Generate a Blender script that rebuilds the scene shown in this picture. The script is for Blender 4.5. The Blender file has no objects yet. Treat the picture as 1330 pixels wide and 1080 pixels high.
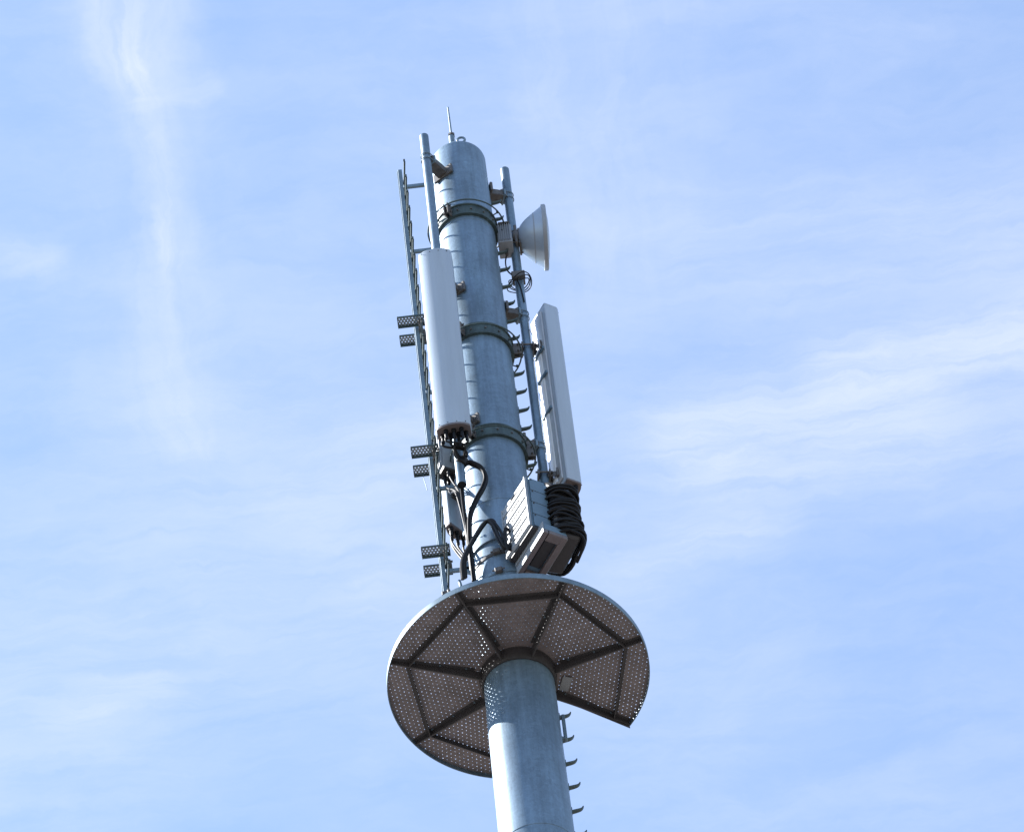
import bpy, bmesh, math, random
from mathutils import Vector, Matrix

random.seed(7)
SC = bpy.context.scene
COL = SC.collection
R = math.radians
ZD = 39.632                      # height of the platform above the ground

# ------------------------------------------------------------------ camera
tilt, pan, roll, dist = 0.909880658, 0.007237173, -0.121682164, 32.6667348
f_ = Vector((math.sin(pan)*math.cos(tilt), math.cos(pan)*math.cos(tilt), math.sin(tilt)))
r_ = Vector((math.cos(pan), -math.sin(pan), 0))
u_ = r_.cross(f_)
r2 = math.cos(roll)*r_ + math.sin(roll)*u_
u2 = -math.sin(roll)*r_ + math.cos(roll)*u_
cd = bpy.data.cameras.new('camera')
cam = bpy.data.objects.new('camera', cd)
COL.objects.link(cam)
m = Matrix((r2, u2, -f_)).transposed().to_4x4()
m.translation = Vector((0, -dist, 1.6))
cam.matrix_world = m
cd.sensor_fit = 'HORIZONTAL'; cd.sensor_width = 36.0
cd.lens = 7000/1330*36.0
cd.clip_start = 0.5; cd.clip_end = 20000
SC.camera = cam

# ------------------------------------------------------------------ sun, sky, exposure
SUN_EL, SUN_AZ = R(40.0), R(168)         # azimuth measured from +X, counter-clockwise
sd = Vector((math.cos(SUN_EL)*math.cos(SUN_AZ), math.cos(SUN_EL)*math.sin(SUN_AZ), math.sin(SUN_EL)))
sl = bpy.data.lights.new('sun', 'SUN')
sl.energy = 4.8; sl.angle = R(0.53); sl.color = (1.0, 0.975, 0.94)
so = bpy.data.objects.new('sun', sl); COL.objects.link(so)
so.rotation_euler = sd.to_track_quat('Z', 'Y').to_euler()
so.location = (-20, 0, 60)

W = bpy.data.worlds.new('World'); SC.world = W
W.use_nodes = True
nt = W.node_tree; nt.nodes.clear()
def N(kind, **kw):
    n = nt.nodes.new(kind)
    for k, v in kw.items(): setattr(n, k, v)
    return n
def L(a, b): nt.links.new(a, b)
def put(sock, v):
    if hasattr(v, 'links') or hasattr(v, 'is_output'): L(v, sock)
    else: sock.default_value = v
def M(op, a, b=None, c=None, clamp=False):
    n = N('ShaderNodeMath', operation=op, use_clamp=clamp)
    put(n.inputs[0], a)
    if b is not None: put(n.inputs[1], b)
    if c is not None: put(n.inputs[2], c)
    return n.outputs[0]
def VM(op, a, b=None, scale=None):
    n = N('ShaderNodeVectorMath', operation=op)
    put(n.inputs[0], a)
    if b is not None: put(n.inputs[1], b)
    if scale is not None: put(n.inputs['Scale'], scale)
    return n.outputs['Value'] if op in ('LENGTH', 'DOT_PRODUCT', 'DISTANCE') else n.outputs['Vector']
sky = N('ShaderNodeTexSky', sky_type='NISHITA')
sky.sun_disc = False; sky.sun_elevation = SUN_EL; sky.sun_rotation = R(90) - SUN_AZ + 2*math.pi
sky.altitude = 300; sky.air_density = 1.0; sky.dust_density = 0.1; sky.ozone_density = 2.4
tc = N('ShaderNodeTexCoord')
sx = N('ShaderNodeSeparateXYZ'); L(tc.outputs['Generated'], sx.inputs[0])
zc = M('MAXIMUM', sx.outputs['Z'], 0.06)
cx = N('ShaderNodeCombineXYZ')
L(M('DIVIDE', sx.outputs['X'], zc), cx.inputs[0]); L(M('DIVIDE', sx.outputs['Y'], zc), cx.inputs[1])
UV = cx.outputs[0]                        # a thin cirrus sheet high above: x/z, y/z
def noise(vec, scale, detail=6, rough=0.55, dist_=0.0):
    n = N('ShaderNodeTexNoise'); L(vec, n.inputs['Vector'])
    n.inputs['Scale'].default_value = scale; n.inputs['Detail'].default_value = detail
    n.inputs['Roughness'].default_value = rough; n.inputs['Distortion'].default_value = dist_
    return n
nw = noise(UV, 26, 5, 0.6)
warp = VM('SCALE', VM('SUBTRACT', nw.outputs['Color'], (0.5, 0.5, 0.5)), scale=0.016)
nw2 = noise(UV, 130, 4, 0.6)
warp2 = VM('SCALE', VM('SUBTRACT', nw2.outputs['Color'], (0.5, 0.5, 0.5)), scale=0.005)
P = VM('MULTIPLY', VM('ADD', VM('ADD', UV, warp), warp2), (1, 1, 0))
def ramp(v, a, b, lo=0.0, hi=1.0):
    n = N('ShaderNodeMapRange', interpolation_type='SMOOTHSTEP')
    put(n.inputs['Value'], v)
    n.inputs['From Min'].default_value = a; n.inputs['From Max'].default_value = b
    n.inputs['To Min'].default_value = lo; n.inputs['To Max'].default_value = hi
    return n.outputs['Result']
STREAKS = [  # wisps in the cirrus sheet: ends, width, thickness, and which way the fibres run
    (-.0790, .6420, -.0685, .6640, .0060, .42, 0), (-.0590, .6440, -.0668, .6650, .0080, .42, 0), (-.0690, .6440, -.0680, .6600, .0130, .36, 0),
    (-.0677, .6690, -.0683, .7200, .0052, .40, 0), (-.0683, .7150, -.0725, .7730, .0075, .36, 0), (-.0680, .6900, -.0715, .7700, .0160, .16, 0),
    (-.0685, .6762, -.0540, .6752, .0030, .36, 1), (.0393, .6606, .0262, .7376, .0200, .26, 0), (.0205, .6550, .0200, .6900, .0060, .16, 0),
    (.0477, .7900, .1270, .7700, .0110, .44, 1), (.0813, .7765, .1300, .7740, .0075, .40, 1), (.0450, .7950, .1000, .7960, .0130, .26, 1),
    (-.0166, .8094, -.1246, .8391, .0480, .34, 1), (.0800, .7700, .1300, .7500, .0400, .20, 1), (.0337, .8290, .0580, .8190, .0095, .34, 1),
    (.0517, .7302, .1279, .7412, .0160, .24, 1), (-.1063, .7152, -.0978, .7175, .0050, .34, 1),
    (.0270, .7267, .0070, .7129, .0080, .18, 1), (.0559, .8037, .1261, .8000, .0180, .26, 1),
    (-.1116, .8535, -.0898, .8457, .0060, .30, 1), (-.0411, .7963, -.0137, .7793, .0130, .20, 1)]
totA = totB = None
for (ax, ay, bx_, by_, w, s_, kind) in STREAKS:
    ba = Vector((bx_-ax, by_-ay, 0)); l2 = max(ba.length_squared, 1e-9)
    pa = VM('SUBTRACT', P, (ax, ay, 0))
    t = M('DIVIDE', VM('DOT_PRODUCT', pa, tuple(ba)), l2, clamp=True)
    d = VM('LENGTH', VM('SUBTRACT', pa, VM('SCALE', tuple(ba), scale=t)))
    v = ramp(d, 0.0, w*1.75, s_, 0.0)
    if kind: totB = v if totB is None else M('ADD', totB, v)
    else: totA = v if totA is None else M('ADD', totA, v)
def fibres(rot, sc, lo, hi):
    mpn = N('ShaderNodeMapping'); mpn.inputs['Rotation'].default_value = (0, 0, R(rot)); mpn.inputs['Scale'].default_value = (*sc, 1)
    L(P, mpn.inputs['Vector'])
    return ramp(noise(mpn.outputs[0], 1.0, 9, 0.66, 0.35).outputs['Fac'], 0.28, 0.72, lo, hi)
fa = fibres(4, (120, 16), 0.45, 1.35)
fb = fibres(8, (15, 115), 0.40, 1.40)
fc = fibres(-14, (22, 60), 0.70, 1.25)
veil = noise(P, 9, 7, 0.58)
base = M('MULTIPLY', ramp(veil.outputs['Fac'], 0.30, 0.72, 0.18, 0.38), fc)
cv = M('ADD', M('ADD', M('MULTIPLY', M('MULTIPLY', totA, fa), 0.62), M('MULTIPLY', M('MULTIPLY', totB, fb), 0.74)), base)
cov = M('DIVIDE', cv, M('MULTIPLY_ADD', cv, 0.7, 1.0))
mixc = N('ShaderNodeMix', data_type='RGBA')
L(cov, mixc.inputs[0]); L(sky.outputs[0], mixc.inputs[6]); mixc.inputs[7].default_value = (2.7, 2.85, 3.2, 1)
bg = N('ShaderNodeBackground'); bg.inputs['Strength'].default_value = 0.10
L(mixc.outputs[2], bg.inputs['Color'])
wo = N('ShaderNodeOutputWorld'); L(bg.outputs[0], wo.inputs['Surface'])

SC.render.engine = 'CYCLES'
SC.view_settings.view_transform = 'Standard'; SC.view_settings.look = 'None'
SC.view_settings.gamma = 1.0; SC.view_settings.use_curve_mapping = False
SC.view_settings.exposure = 1.85

# ------------------------------------------------------------------ materials
def mat(name, c, rough=0.5, metal=0.0, var=0.12, scale=6.0, spec=0.5, bump=0.0, stretch=(1, 1, 1), dirt=None, dirtamt=0.0, rvar=0.1, fine=60.0):
    mt = bpy.data.materials.new(name); mt.use_nodes = True
    t = mt.node_tree; b = t.nodes['Principled BSDF']
    tcn = t.nodes.new('ShaderNodeTexCoord'); mp = t.nodes.new('ShaderNodeMapping')
    mp.inputs['Scale'].default_value = stretch
    t.links.new(tcn.outputs['Object'], mp.inputs['Vector'])
    n1 = t.nodes.new('ShaderNodeTexNoise'); n1.inputs['Scale'].default_value = scale; n1.inputs['Detail'].default_value = 7
    n2 = t.nodes.new('ShaderNodeTexNoise'); n2.inputs['Scale'].default_value = fine; n2.inputs['Detail'].default_value = 4
    for n in (n1, n2): t.links.new(mp.outputs[0], n.inputs['Vector'])
    ad = t.nodes.new('ShaderNodeMath'); ad.operation = 'MULTIPLY_ADD'; ad.inputs[1].default_value = 0.35
    t.links.new(n2.outputs['Fac'], ad.inputs[0]); t.links.new(n1.outputs['Fac'], ad.inputs[2])
    mr = t.nodes.new('ShaderNodeMapRange'); mr.inputs['From Min'].default_value = 0.35; mr.inputs['From Max'].default_value = 1.0
    mr.inputs['To Min'].default_value = 1-var; mr.inputs['To Max'].default_value = 1+var
    t.links.new(ad.outputs[0], mr.inputs['Value'])
    mul = t.nodes.new('ShaderNodeMix'); mul.data_type = 'RGBA'; mul.blend_type = 'MULTIPLY'; mul.inputs[0].default_value = 1
    mul.inputs[6].default_value = (*c, 1)
    t.links.new(mr.outputs[0], mul.inputs[7])
    out = mul.outputs[2]
    if dirt:
        n3 = t.nodes.new('ShaderNodeTexNoise'); n3.inputs['Scale'].default_value = scale*0.7; n3.inputs['Detail'].default_value = 9; n3.inputs['Roughness'].default_value = 0.7
        mp3 = t.nodes.new('ShaderNodeMapping'); mp3.inputs['Location'].default_value = (3.1, 1.7, 5.3); mp3.inputs['Scale'].default_value = (stretch[0]*1.5, stretch[1]*1.5, stretch[2]*0.5)
        t.links.new(tcn.outputs['Object'], mp3.inputs['Vector']); t.links.new(mp3.outputs[0], n3.inputs['Vector'])
        r3 = t.nodes.new('ShaderNodeMapRange'); r3.inputs['From Min'].default_value = 0.5; r3.inputs['From Max'].default_value = 0.75; r3.inputs['To Max'].default_value = dirtamt
        t.links.new(n3.outputs['Fac'], r3.inputs['Value'])
        mx = t.nodes.new('ShaderNodeMix'); mx.data_type = 'RGBA'; mx.inputs[7].default_value = (*dirt, 1)
        t.links.new(r3.outputs[0], mx.inputs[0]); t.links.new(out, mx.inputs[6]); out = mx.outputs[2]
    t.links.new(out, b.inputs['Base Color'])
    rr = t.nodes.new('ShaderNodeMapRange'); rr.inputs['To Min'].default_value = max(rough-rvar, 0.05); rr.inputs['To Max'].default_value = min(rough+rvar, 1)
    t.links.new(n1.outputs['Fac'], rr.inputs['Value']); t.links.new(rr.outputs[0], b.inputs['Roughness'])
    b.inputs['Metallic'].default_value = metal
    b.inputs['Specular IOR Level'].default_value = spec
    if bump:
        bp = t.nodes.new('ShaderNodeBump'); bp.inputs['Strength'].default_value = bump; bp.inputs['Distance'].default_value = 0.01
        t.links.new(ad.outputs[0], bp.inputs['Height']); t.links.new(bp.outputs[0], b.inputs['Normal'])
    return mt
MT = {
    'pole': mat('galvanised_pole', (0.132, 0.198, 0.265), 0.46, 0.45, 0.16, 2.2, stretch=(1, 1, 0.55), dirt=(0.06, 0.10, 0.115), dirtamt=0.5, bump=0.10),
    'steel': mat('galvanised_steel', (0.12, 0.18, 0.23), 0.45, 0.25, 0.18, 9, bump=0.05),
    'band': mat('weathered_band', (0.045, 0.075, 0.080), 0.55, 0.2, 0.25, 7, dirt=(0.02, 0.02, 0.02), dirtamt=0.5),
    'bracket': mat('weathered_bracket', (0.085, 0.082, 0.08), 0.55, 0.2, 0.3, 14, dirt=(0.04, 0.03, 0.027), dirtamt=0.6),
    'sheet': mat('perforated_sheet', (0.165, 0.15, 0.16), 0.55, 0.15, 0.22, 5, dirt=(0.11, 0.10, 0.095), dirtamt=0.5),
    'web': mat('platform_beam', (0.046, 0.046, 0.051), 0.6, 0.1, 0.2, 8),
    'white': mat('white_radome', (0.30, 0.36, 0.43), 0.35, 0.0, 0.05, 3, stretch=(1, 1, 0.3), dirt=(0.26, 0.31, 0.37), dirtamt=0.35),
    'cap': mat('grey_end_cap', (0.115, 0.10, 0.105), 0.5, 0.0, 0.15, 12),
    'alu': mat('bare_aluminium', (0.50, 0.53, 0.56), 0.35, 0.4, 0.15, 10, rvar=0.12),
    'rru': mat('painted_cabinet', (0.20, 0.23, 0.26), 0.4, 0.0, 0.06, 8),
    'rrus': mat('cabinet_side_shade', (0.10, 0.165, 0.225), 0.45, 0.2, 0.12, 12),  # white cabinet's shaded side, with the blue shade put into the colour
    'dark': mat('dark_casting', (0.03, 0.029, 0.031), 0.55, 0.1, 0.2, 14),
    'rubber': mat('black_rubber', (0.005, 0.0055, 0.007), 0.52, 0.0, 0.5, 9, spec=0.22),
    'bright': mat('sunlit_strip_white', (0.62, 0.64, 0.66), 0.35, 0.0, 0.05, 8),  # near-white that paints the band of sun on the right panel's back
    'plate': mat('galvanised_plate', (0.20, 0.24, 0.27), 0.5, 0.15, 0.2, 14),
    'dish': mat('dish_shell', (0.29, 0.36, 0.45), 0.33, 0.15, 0.08, 6, dirt=(0.22, 0.25, 0.29), dirtamt=0.4),
    'odu': mat('outdoor_unit_shell', (0.22, 0.25, 0.29), 0.5, 0.05, 0.1, 12),
    'ground': mat('dry_ground', (0.118, 0.098, 0.084), 0.95, 0.0, 0.35, 0.05, fine=1.3, dirt=(0.07, 0.075, 0.04), dirtamt=0.8),
}

def weather(mt, vert=0.22, spangle=0.10):
    """vertical run-off streaks, zinc spangle and a few pale scuffs on top of a galvanised material"""
    t = mt.node_tree; b = t.nodes['Principled BSDF']; src = b.inputs['Base Color'].links[0].from_socket
    tcn = t.nodes.new('ShaderNodeTexCoord')
    def nz(scale, stretch, detail, lo, hi, a, c, loc=(0, 0, 0)):
        mp = t.nodes.new('ShaderNodeMapping'); mp.inputs['Scale'].default_value = stretch; mp.inputs['Location'].default_value = loc
        n = t.nodes.new('ShaderNodeTexNoise'); n.inputs['Scale'].default_value = scale; n.inputs['Detail'].default_value = detail; n.inputs['Roughness'].default_value = 0.65
        r = t.nodes.new('ShaderNodeMapRange'); r.inputs['From Min'].default_value = lo; r.inputs['From Max'].default_value = hi
        r.inputs['To Min'].default_value = a; r.inputs['To Max'].default_value = c
        t.links.new(tcn.outputs['Object'], mp.inputs['Vector']); t.links.new(mp.outputs[0], n.inputs['Vector']); t.links.new(n.outputs['Fac'], r.inputs['Value'])
        return r.outputs[0]
    vo = t.nodes.new('ShaderNodeTexVoronoi'); vo.inputs['Scale'].default_value = 26
    t.links.new(tcn.outputs['Object'], vo.inputs['Vector'])
    sp = t.nodes.new('ShaderNodeSeparateColor'); t.links.new(vo.outputs['Color'], sp.inputs[0])
    r = t.nodes.new('ShaderNodeMapRange'); r.inputs['To Min'].default_value = 1-spangle; r.inputs['To Max'].default_value = 1+spangle
    t.links.new(sp.outputs[0], r.inputs['Value'])
    fac = r.outputs[0]
    for sock in (nz(16, (1, 1, .06), 5, .38, .66, 1+vert*.6, 1-vert), *([nz(3.0, (1, 1, .5), 8, .35, .65, .84, 1.16, (4, 1, 2)), nz(60, (1, 1, .8), 3, .3, .7, .92, 1.08), nz(9, (1, 1, 2.5), 6, .62, .70, 1.0, 1.18, (7, 3, 1))] if spangle else [])):
        q = t.nodes.new('ShaderNodeMath'); q.operation = 'MULTIPLY'; t.links.new(fac, q.inputs[0]); t.links.new(sock, q.inputs[1]); fac = q.outputs[0]
    mx = t.nodes.new('ShaderNodeMix'); mx.data_type = 'RGBA'; mx.blend_type = 'MULTIPLY'; mx.inputs[0].default_value = 1
    t.links.new(src, mx.inputs[6]); t.links.new(fac, mx.inputs[7]); t.links.new(mx.outputs[2], b.inputs['Base Color'])
weather(MT['pole'], .15, .075); weather(MT['steel'], .08, .05); weather(MT['band'], .25, .1); weather(MT['sheet'], .0, .12); weather(MT['bracket'], .2, .1); weather(MT['white'], .05, .0)

# ------------------------------------------------------------------ helpers
def BM(): return bmesh.new()
def obj(name, bm, mt, parent=None, smooth=True, loc=None):
    """link a bmesh (in tower coordinates: x, y, height above the platform) as one object"""
    me = bpy.data.meshes.new(name)
    org = Vector((0, 0, -ZD)) if parent is None else Vector(parent['org'])
    if loc is None: bmesh.ops.translate(bm, verts=bm.verts, vec=-org)
    bmesh.ops.recalc_face_normals(bm, faces=bm.faces)
    bm.to_mesh(me); bm.free()
    me.materials.append(MT[mt])
    if smooth:
        me.shade_smooth(); me.set_sharp_from_angle(angle=R(35))
    o = bpy.data.objects.new(name, me); COL.objects.link(o)
    if parent is not None:
        o.parent = parent; o['org'] = tuple(parent['org'])
    else: o['org'] = tuple(org)
    if loc is not None: o.location = Vector(loc) - org
    return o
def thing(name, label, cat, at, group=None):
    o = bpy.data.objects.new(name, None); COL.objects.link(o)
    o.location = Vector(at) + Vector((0, 0, ZD)); o['org'] = tuple(at)
    o.empty_display_size = 0.1
    o['label'] = label; o['category'] = cat
    if group: o['group'] = group
    return o
def single(name, bm, mt, label, cat, at, group=None):
    """a thing that is one mesh, with its origin at its own base"""
    t = {'org': at}
    bmesh.ops.translate(bm, verts=bm.verts, vec=-Vector(at))
    bmesh.ops.recalc_face_normals(bm, faces=bm.faces)
    me = bpy.data.meshes.new(name); bm.to_mesh(me); bm.free()
    me.materials.append(MT[mt]); me.shade_smooth(); me.set_sharp_from_angle(angle=R(35))
    o = bpy.data.objects.new(name, me); COL.objects.link(o)
    o.location = Vector(at) + Vector((0, 0, ZD)); o['org'] = tuple(at)
    o['label'] = label; o['category'] = cat
    if group: o['group'] = group
    return o
def again(src, loc):
    """another instance of a part: shared mesh, same parent"""
    c = src.copy(); COL.objects.link(c); c.parent = src.parent; c.location = loc
    return c
def frame(n):
    n = Vector(n).normalized(); a = Vector((0, 0, 1)) if abs(n.z) < .9 else Vector((1, 0, 0))
    u = a.cross(n).normalized(); return u, n.cross(u), n
def box(bm, c, u, v, w, su, sv, sw, bev=0.0, seg=1):
    """box centred at c, axes u v w, full sizes su sv sw"""
    c = Vector(c); u = Vector(u).normalized(); v = Vector(v).normalized(); w = Vector(w).normalized()
    vs = []
    for k in (-.5, .5):
        for j in (-.5, .5):
            for i in (-.5, .5): vs.append(bm.verts.new(c + u*su*i + v*sv*j + w*sw*k))
    q = [(0, 2, 3, 1), (4, 5, 7, 6), (0, 1, 5, 4), (2, 6, 7, 3), (0, 4, 6, 2), (1, 3, 7, 5)]
    fs = [bm.faces.new([vs[i] for i in f]) for f in q]
    if bev:
        es = list({e for f in fs for e in f.edges})
        bmesh.ops.bevel(bm, geom=es, offset=bev, segments=seg, profile=0.6, affect='EDGES')
X, Y, Z = Vector((1, 0, 0)), Vector((0, 1, 0)), Vector((0, 0, 1))
def prism(bm, poly, o, u, v, w, h, bev=0.0, seg=2):
    """extrude a 2-d polygon in the u-v plane along w by h"""
    o = Vector(o); u = Vector(u).normalized(); v = Vector(v).normalized(); w = Vector(w).normalized()
    a = [bm.verts.new(o + u*p[0] + v*p[1]) for p in poly]
    b = [bm.verts.new(o + u*p[0] + v*p[1] + w*h) for p in poly]
    n = len(poly); caps = [bm.faces.new(a[::-1]), bm.faces.new(b)]
    for i in range(n): bm.faces.new((a[i], a[(i+1) % n], b[(i+1) % n], b[i]))
    if bev:
        bmesh.ops.bevel(bm, geom=[e for f in caps for e in f.edges], offset=bev, segments=seg, profile=0.6, affect='EDGES')
def lathe(bm, prof, o, axis, seg=48, a0=0.0, a1=2*math.pi):
    """prof: (radius, along axis)"""
    u, v, w = frame(axis); o = Vector(o)
    full = abs(a1-a0-2*math.pi) < 1e-6
    n = seg if full else seg+1
    rings = []
    for (r, t) in prof:
        if r < 1e-6: rings.append([bm.verts.new(o + w*t)]*n); continue
        rings.append([bm.verts.new(o + w*t + (u*math.cos(a0+(a1-a0)*i/seg) + v*math.sin(a0+(a1-a0)*i/seg))*r) for i in range(n)])
    for A, B in zip(rings, rings[1:]):
        for i in range(n if full else n-1):
            q = [A[i], A[(i+1) % n], B[(i+1) % n], B[i]]
            q = [x for k, x in enumerate(q) if x not in q[:k]]
            if len(q) > 2: bm.faces.new(q)
def rod(bm, a, b, r, seg=10, bev=0.0, r2=None):
    a, b = Vector(a), Vector(b); l = (b-a).length; r2 = r if r2 is None else r2
    e = min(bev, r*.9)
    lathe(bm, [(0, 0), (r-e, 0), (r, e), (r2, l-e), (r2-e, l), (0, l)] if e else [(0, 0), (r, 0), (r2, l), (0, l)], a, b-a, seg)
def tube(bm, pts, r, seg=8, closed=False):
    pts = [Vector(p) for p in pts]; n = len(pts); rings = []
    t0 = (pts[1]-pts[0]).normalized(); u, v, _ = frame(t0)
    for i, p in enumerate(pts):
        if closed: t = (pts[(i+1) % n]-pts[i-1]).normalized()
        else: t = (pts[min(i+1, n-1)]-pts[max(i-1, 0)]).normalized()
        u = (u - t*u.dot(t)).normalized(); v = t.cross(u)
        rr = r[i] if isinstance(r, (list, tuple)) else r
        rings.append([bm.verts.new(p + (u*math.cos(2*math.pi*k/seg) + v*math.sin(2*math.pi*k/seg))*rr) for k in range(seg)])
    pairs = list(zip(rings, rings[1:])) + ([(rings[-1], rings[0])] if closed else [])
    for A, B in pairs:
        for k in range(seg): bm.faces.new((A[k], A[(k+1) % seg], B[(k+1) % seg], B[k]))
    if not closed: bm.faces.new(rings[0][::-1]); bm.faces.new(rings[-1])
def spline(pts, k=8):
    pts = [Vector(p) for p in pts]; P_ = [pts[0]*2-pts[1]] + pts + [pts[-1]*2-pts[-2]]; out = []
    for i in range(1, len(P_)-2):
        a, b, c, d = P_[i-1:i+3]
        for j in range(k):
            t = j/k
            out.append(0.5*((2*b) + (c-a)*t + (2*a-5*b+4*c-d)*t*t + (3*b-a-3*c+d)*t**3))
    out.append(pts[-1]); return out
def arc(cx_, cy_, r, a0, a1, n): return [(cx_ + r*math.cos(a0+(a1-a0)*i/n), cy_ + r*math.sin(a0+(a1-a0)*i/n)) for i in range(n+1)]
def ringpts(r, h, n=64, a0=0., a1=2*math.pi): return [Vector((r*math.cos(a0+(a1-a0)*i/n), r*math.sin(a0+(a1-a0)*i/n), h)) for i in range(n)]
def azv(deg): return Vector((math.cos(R(deg)), math.sin(R(deg)), 0))
ORD = ('leftmost', 'second from the left', 'third from the left', 'fourth from the left', 'fifth from the left', 'sixth from the left', 'rightmost')
def pr(h): return 0.33 - 0.00546*h                     # pole radius at height h above the platform
def hx(r=1.0): return [(r*math.cos(k*math.pi/3), r*math.sin(k*math.pi/3)) for k in range(6)]
def bolt(bm, p, n, r=0.012, l=0.014):
    u, v, w = frame(n); prism(bm, hx(r), Vector(p), u, v, w, l)

# ------------------------------------------------------------------ ground
bm = BM()
lathe(bm, [(0, 0), (5, 0), (30, 0), (200, 0), (1500, 0), (6000, 0)], (0, 0, -ZD), Z, 64)
g = obj('ground', bm, 'ground'); g['kind'] = 'structure'

# ------------------------------------------------------------------ pole
pole = thing('steel_pole', 'thick blue-grey galvanised steel pole rising through the round platform', 'mast', (0, 0, -ZD))
TOP = 8.435
bm = BM()
prof = [(0, -ZD), (pr(-ZD), -ZD)] + [(pr(h), h) for h in (-30, -20, -10, -5, -2.4, 0, 2.3, 4, 6, 7, 8, TOP-.07)]
prof += [(pr(TOP)-.07*(1-math.cos(a)), TOP-.07+.07*math.sin(a)) for a in (R(20), R(45), R(70), R(90))] + [(.12, TOP+.012), (0, TOP+.014)]
lathe(bm, prof, (0, 0, 0), Z, 96)
obj('pole_shaft', bm, 'pole', pole)
for h in (-2.36, 2.33, 6.98):
    bm = BM(); lathe(bm, [(pr(h)-.004, h-.012), (pr(h)+.004, h-.006), (pr(h)+.005, h), (pr(h)+.004, h+.006), (pr(h)-.004, h+.012)], (0, 0, 0), Z, 96)
    obj('weld_seam', bm, 'pole', pole)
# foot flange bolted to the ground
bm = BM(); lathe(bm, [(.5, -ZD), (.78, -ZD), (.78, -ZD+.05), (.5, -ZD+.05)], (0, 0, 0), Z, 48)
obj('foot_flange', bm, 'steel', pole)
# pipe clamp bands
for h in (7.12, 5.05, 3.38):
    r = pr(h); bm = BM()
    lathe(bm, [(r-.01, h-.085), (r+.034, h-.085), (r+.034, h-.072), (r+.022, h-.068), (r+.022, h+.066), (r+.036, h+.070), (r+.036, h+.085), (r-.01, h+.085)], (0, 0, 0), Z, 80)
    b = obj('clamp_band', bm, 'band', pole)
    bm = BM()
    for k in range(14):
        d = azv(-102 + k*360/14); bolt(bm, d*(r+.019) + Z*h, d, .011, .016)
    obj('band_bolts', bm, 'bracket', b)['kind'] = 'stuff'
    for az in (-118, 2, 122):
        d = azv(az); t = Vector((-d.y, d.x, 0)); bm = BM()
        for s in (-1, 1):
            box(bm, d*(r+.065) + t*.022*s + Z*h, d, t, Z, .085, .012, .17, .002)
        for dz in (-.05, .05): rod(bm, d*(r+.075) - t*.05 + Z*(h+dz), d*(r+.075) + t*.05 + Z*(h+dz), .009, 8)
        obj('clamp_lug', bm, 'bracket', b)
# thin wire rings standing off the pole above each band
for h in (7.17, 5.01, 3.33):
    r = pr(h)+.105; bm = BM(); tube(bm, ringpts(r, h, 72), .0085, 8, True)
    w = obj('wire_ring', bm, 'band', pole)
    for az in (-150, -28, 28, 150):
        d = azv(az); bm = BM(); rod(bm, d*(pr(h)-.005)+Z*h, d*(r+.004)+Z*h, .007, 8); bolt(bm, d*(r-.012)+Z*h, Z, .014, .02)
        obj('ring_stay', bm, 'band', w)
h = .95; r = pr(h)+.13; bm = BM(); tube(bm, ringpts(r, h, 72), .0075, 8, True); obj('wire_ring', bm, 'steel', pole)
# step pegs
def peg_bm():
    bm = BM()
    pts = spline([(-.02, 0, -.006), (.04, 0, .017), (.078, 0, .034), (.100, 0, .054), (.112, 0, .084)], 5)
    n = len(pts)
    tube(bm, pts, [.0165-.0105*(i/(n-1))**2 for i in range(n)], 8)
    bmesh.ops.scale(bm, verts=bm.verts, vec=(1, 1.5, 1))
    box(bm, (-.004, 0, -.01), X, Y, Z, .012, .07, .09, .002)
    return bm
peg0 = None
for h in [7.66-.296*i for i in range(17)] + [-.53-.325*i for i in range(9)]:
    az = 10; p = azv(az)*(pr(h)+.004) + Z*h
    if peg0 is None:
        peg0 = obj('step_peg', peg_bm(), 'band', pole, loc=p); peg0.rotation_euler = (0, 0, R(az)); pg = peg0
    else: pg = again(peg0, p - Vector(pole['org']))
# safety-rail bracket beside the uppermost pegs under the platform
bm = BM(); d = azv(6); box(bm, d*(pr(-.7)+.035) + Z*(-.70), d, Z, Vector((-d.y, d.x, 0)), .03, .34, .05, .004)
box(bm, d*(pr(-.6)+.02) + Z*(-.55), d, Z, Vector((-d.y, d.x, 0)), .06, .03, .04, .003); box(bm, d*(pr(-.8)+.02) + Z*(-.85), d, Z, Vector((-d.y, d.x, 0)), .06, .03, .04, .003)
obj('rail_bracket', bm, 'steel', pole)
# lifting eye on the rim of the top
bm = BM(); tube(bm, [Vector((.055+.04*math.cos(a), -.235, TOP+.03+.045*math.sin(a))) for a in [2*math.pi*i/20 for i in range(20)]], .013, 8, True)
obj('lifting_eye', bm, 'steel', pole)
# straps and ducts low on the pole
for h in (1.50, 1.22, .98, .72):
    r = pr(h); bm = BM(); lathe(bm, [(r-.003, h-.02), (r+.009, h-.02), (r+.009, h+.02), (r-.003, h+.02)], (0, 0, 0), Z, 72)
    s = obj('hose_strap', bm, 'bracket' if h > 1.3 else 'steel', pole)
    bm = BM(); d = azv(-101); box(bm, d*(r+.022)+Z*h, d, Z, Vector((-d.y, d.x, 0)), .04, .055, .07, .004); rod(bm, d*(r+.03)+Z*h-Vector((-d.y, d.x, 0))*.06, d*(r+.03)+Z*h+Vector((-d.y, d.x, 0))*.06, .008, 8)
    obj('strap_lock', bm, 'bracket', s)
bm = BM(); r = pr(1.75); lathe(bm, [(r-.002, 1.70), (r+.022, 1.70), (r+.022, 1.82), (r-.002, 1.82)], (0, 0, 0), Z, 72, R(-180), R(0))
obj('reinforcing_collar', bm, 'pole', pole)
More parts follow.
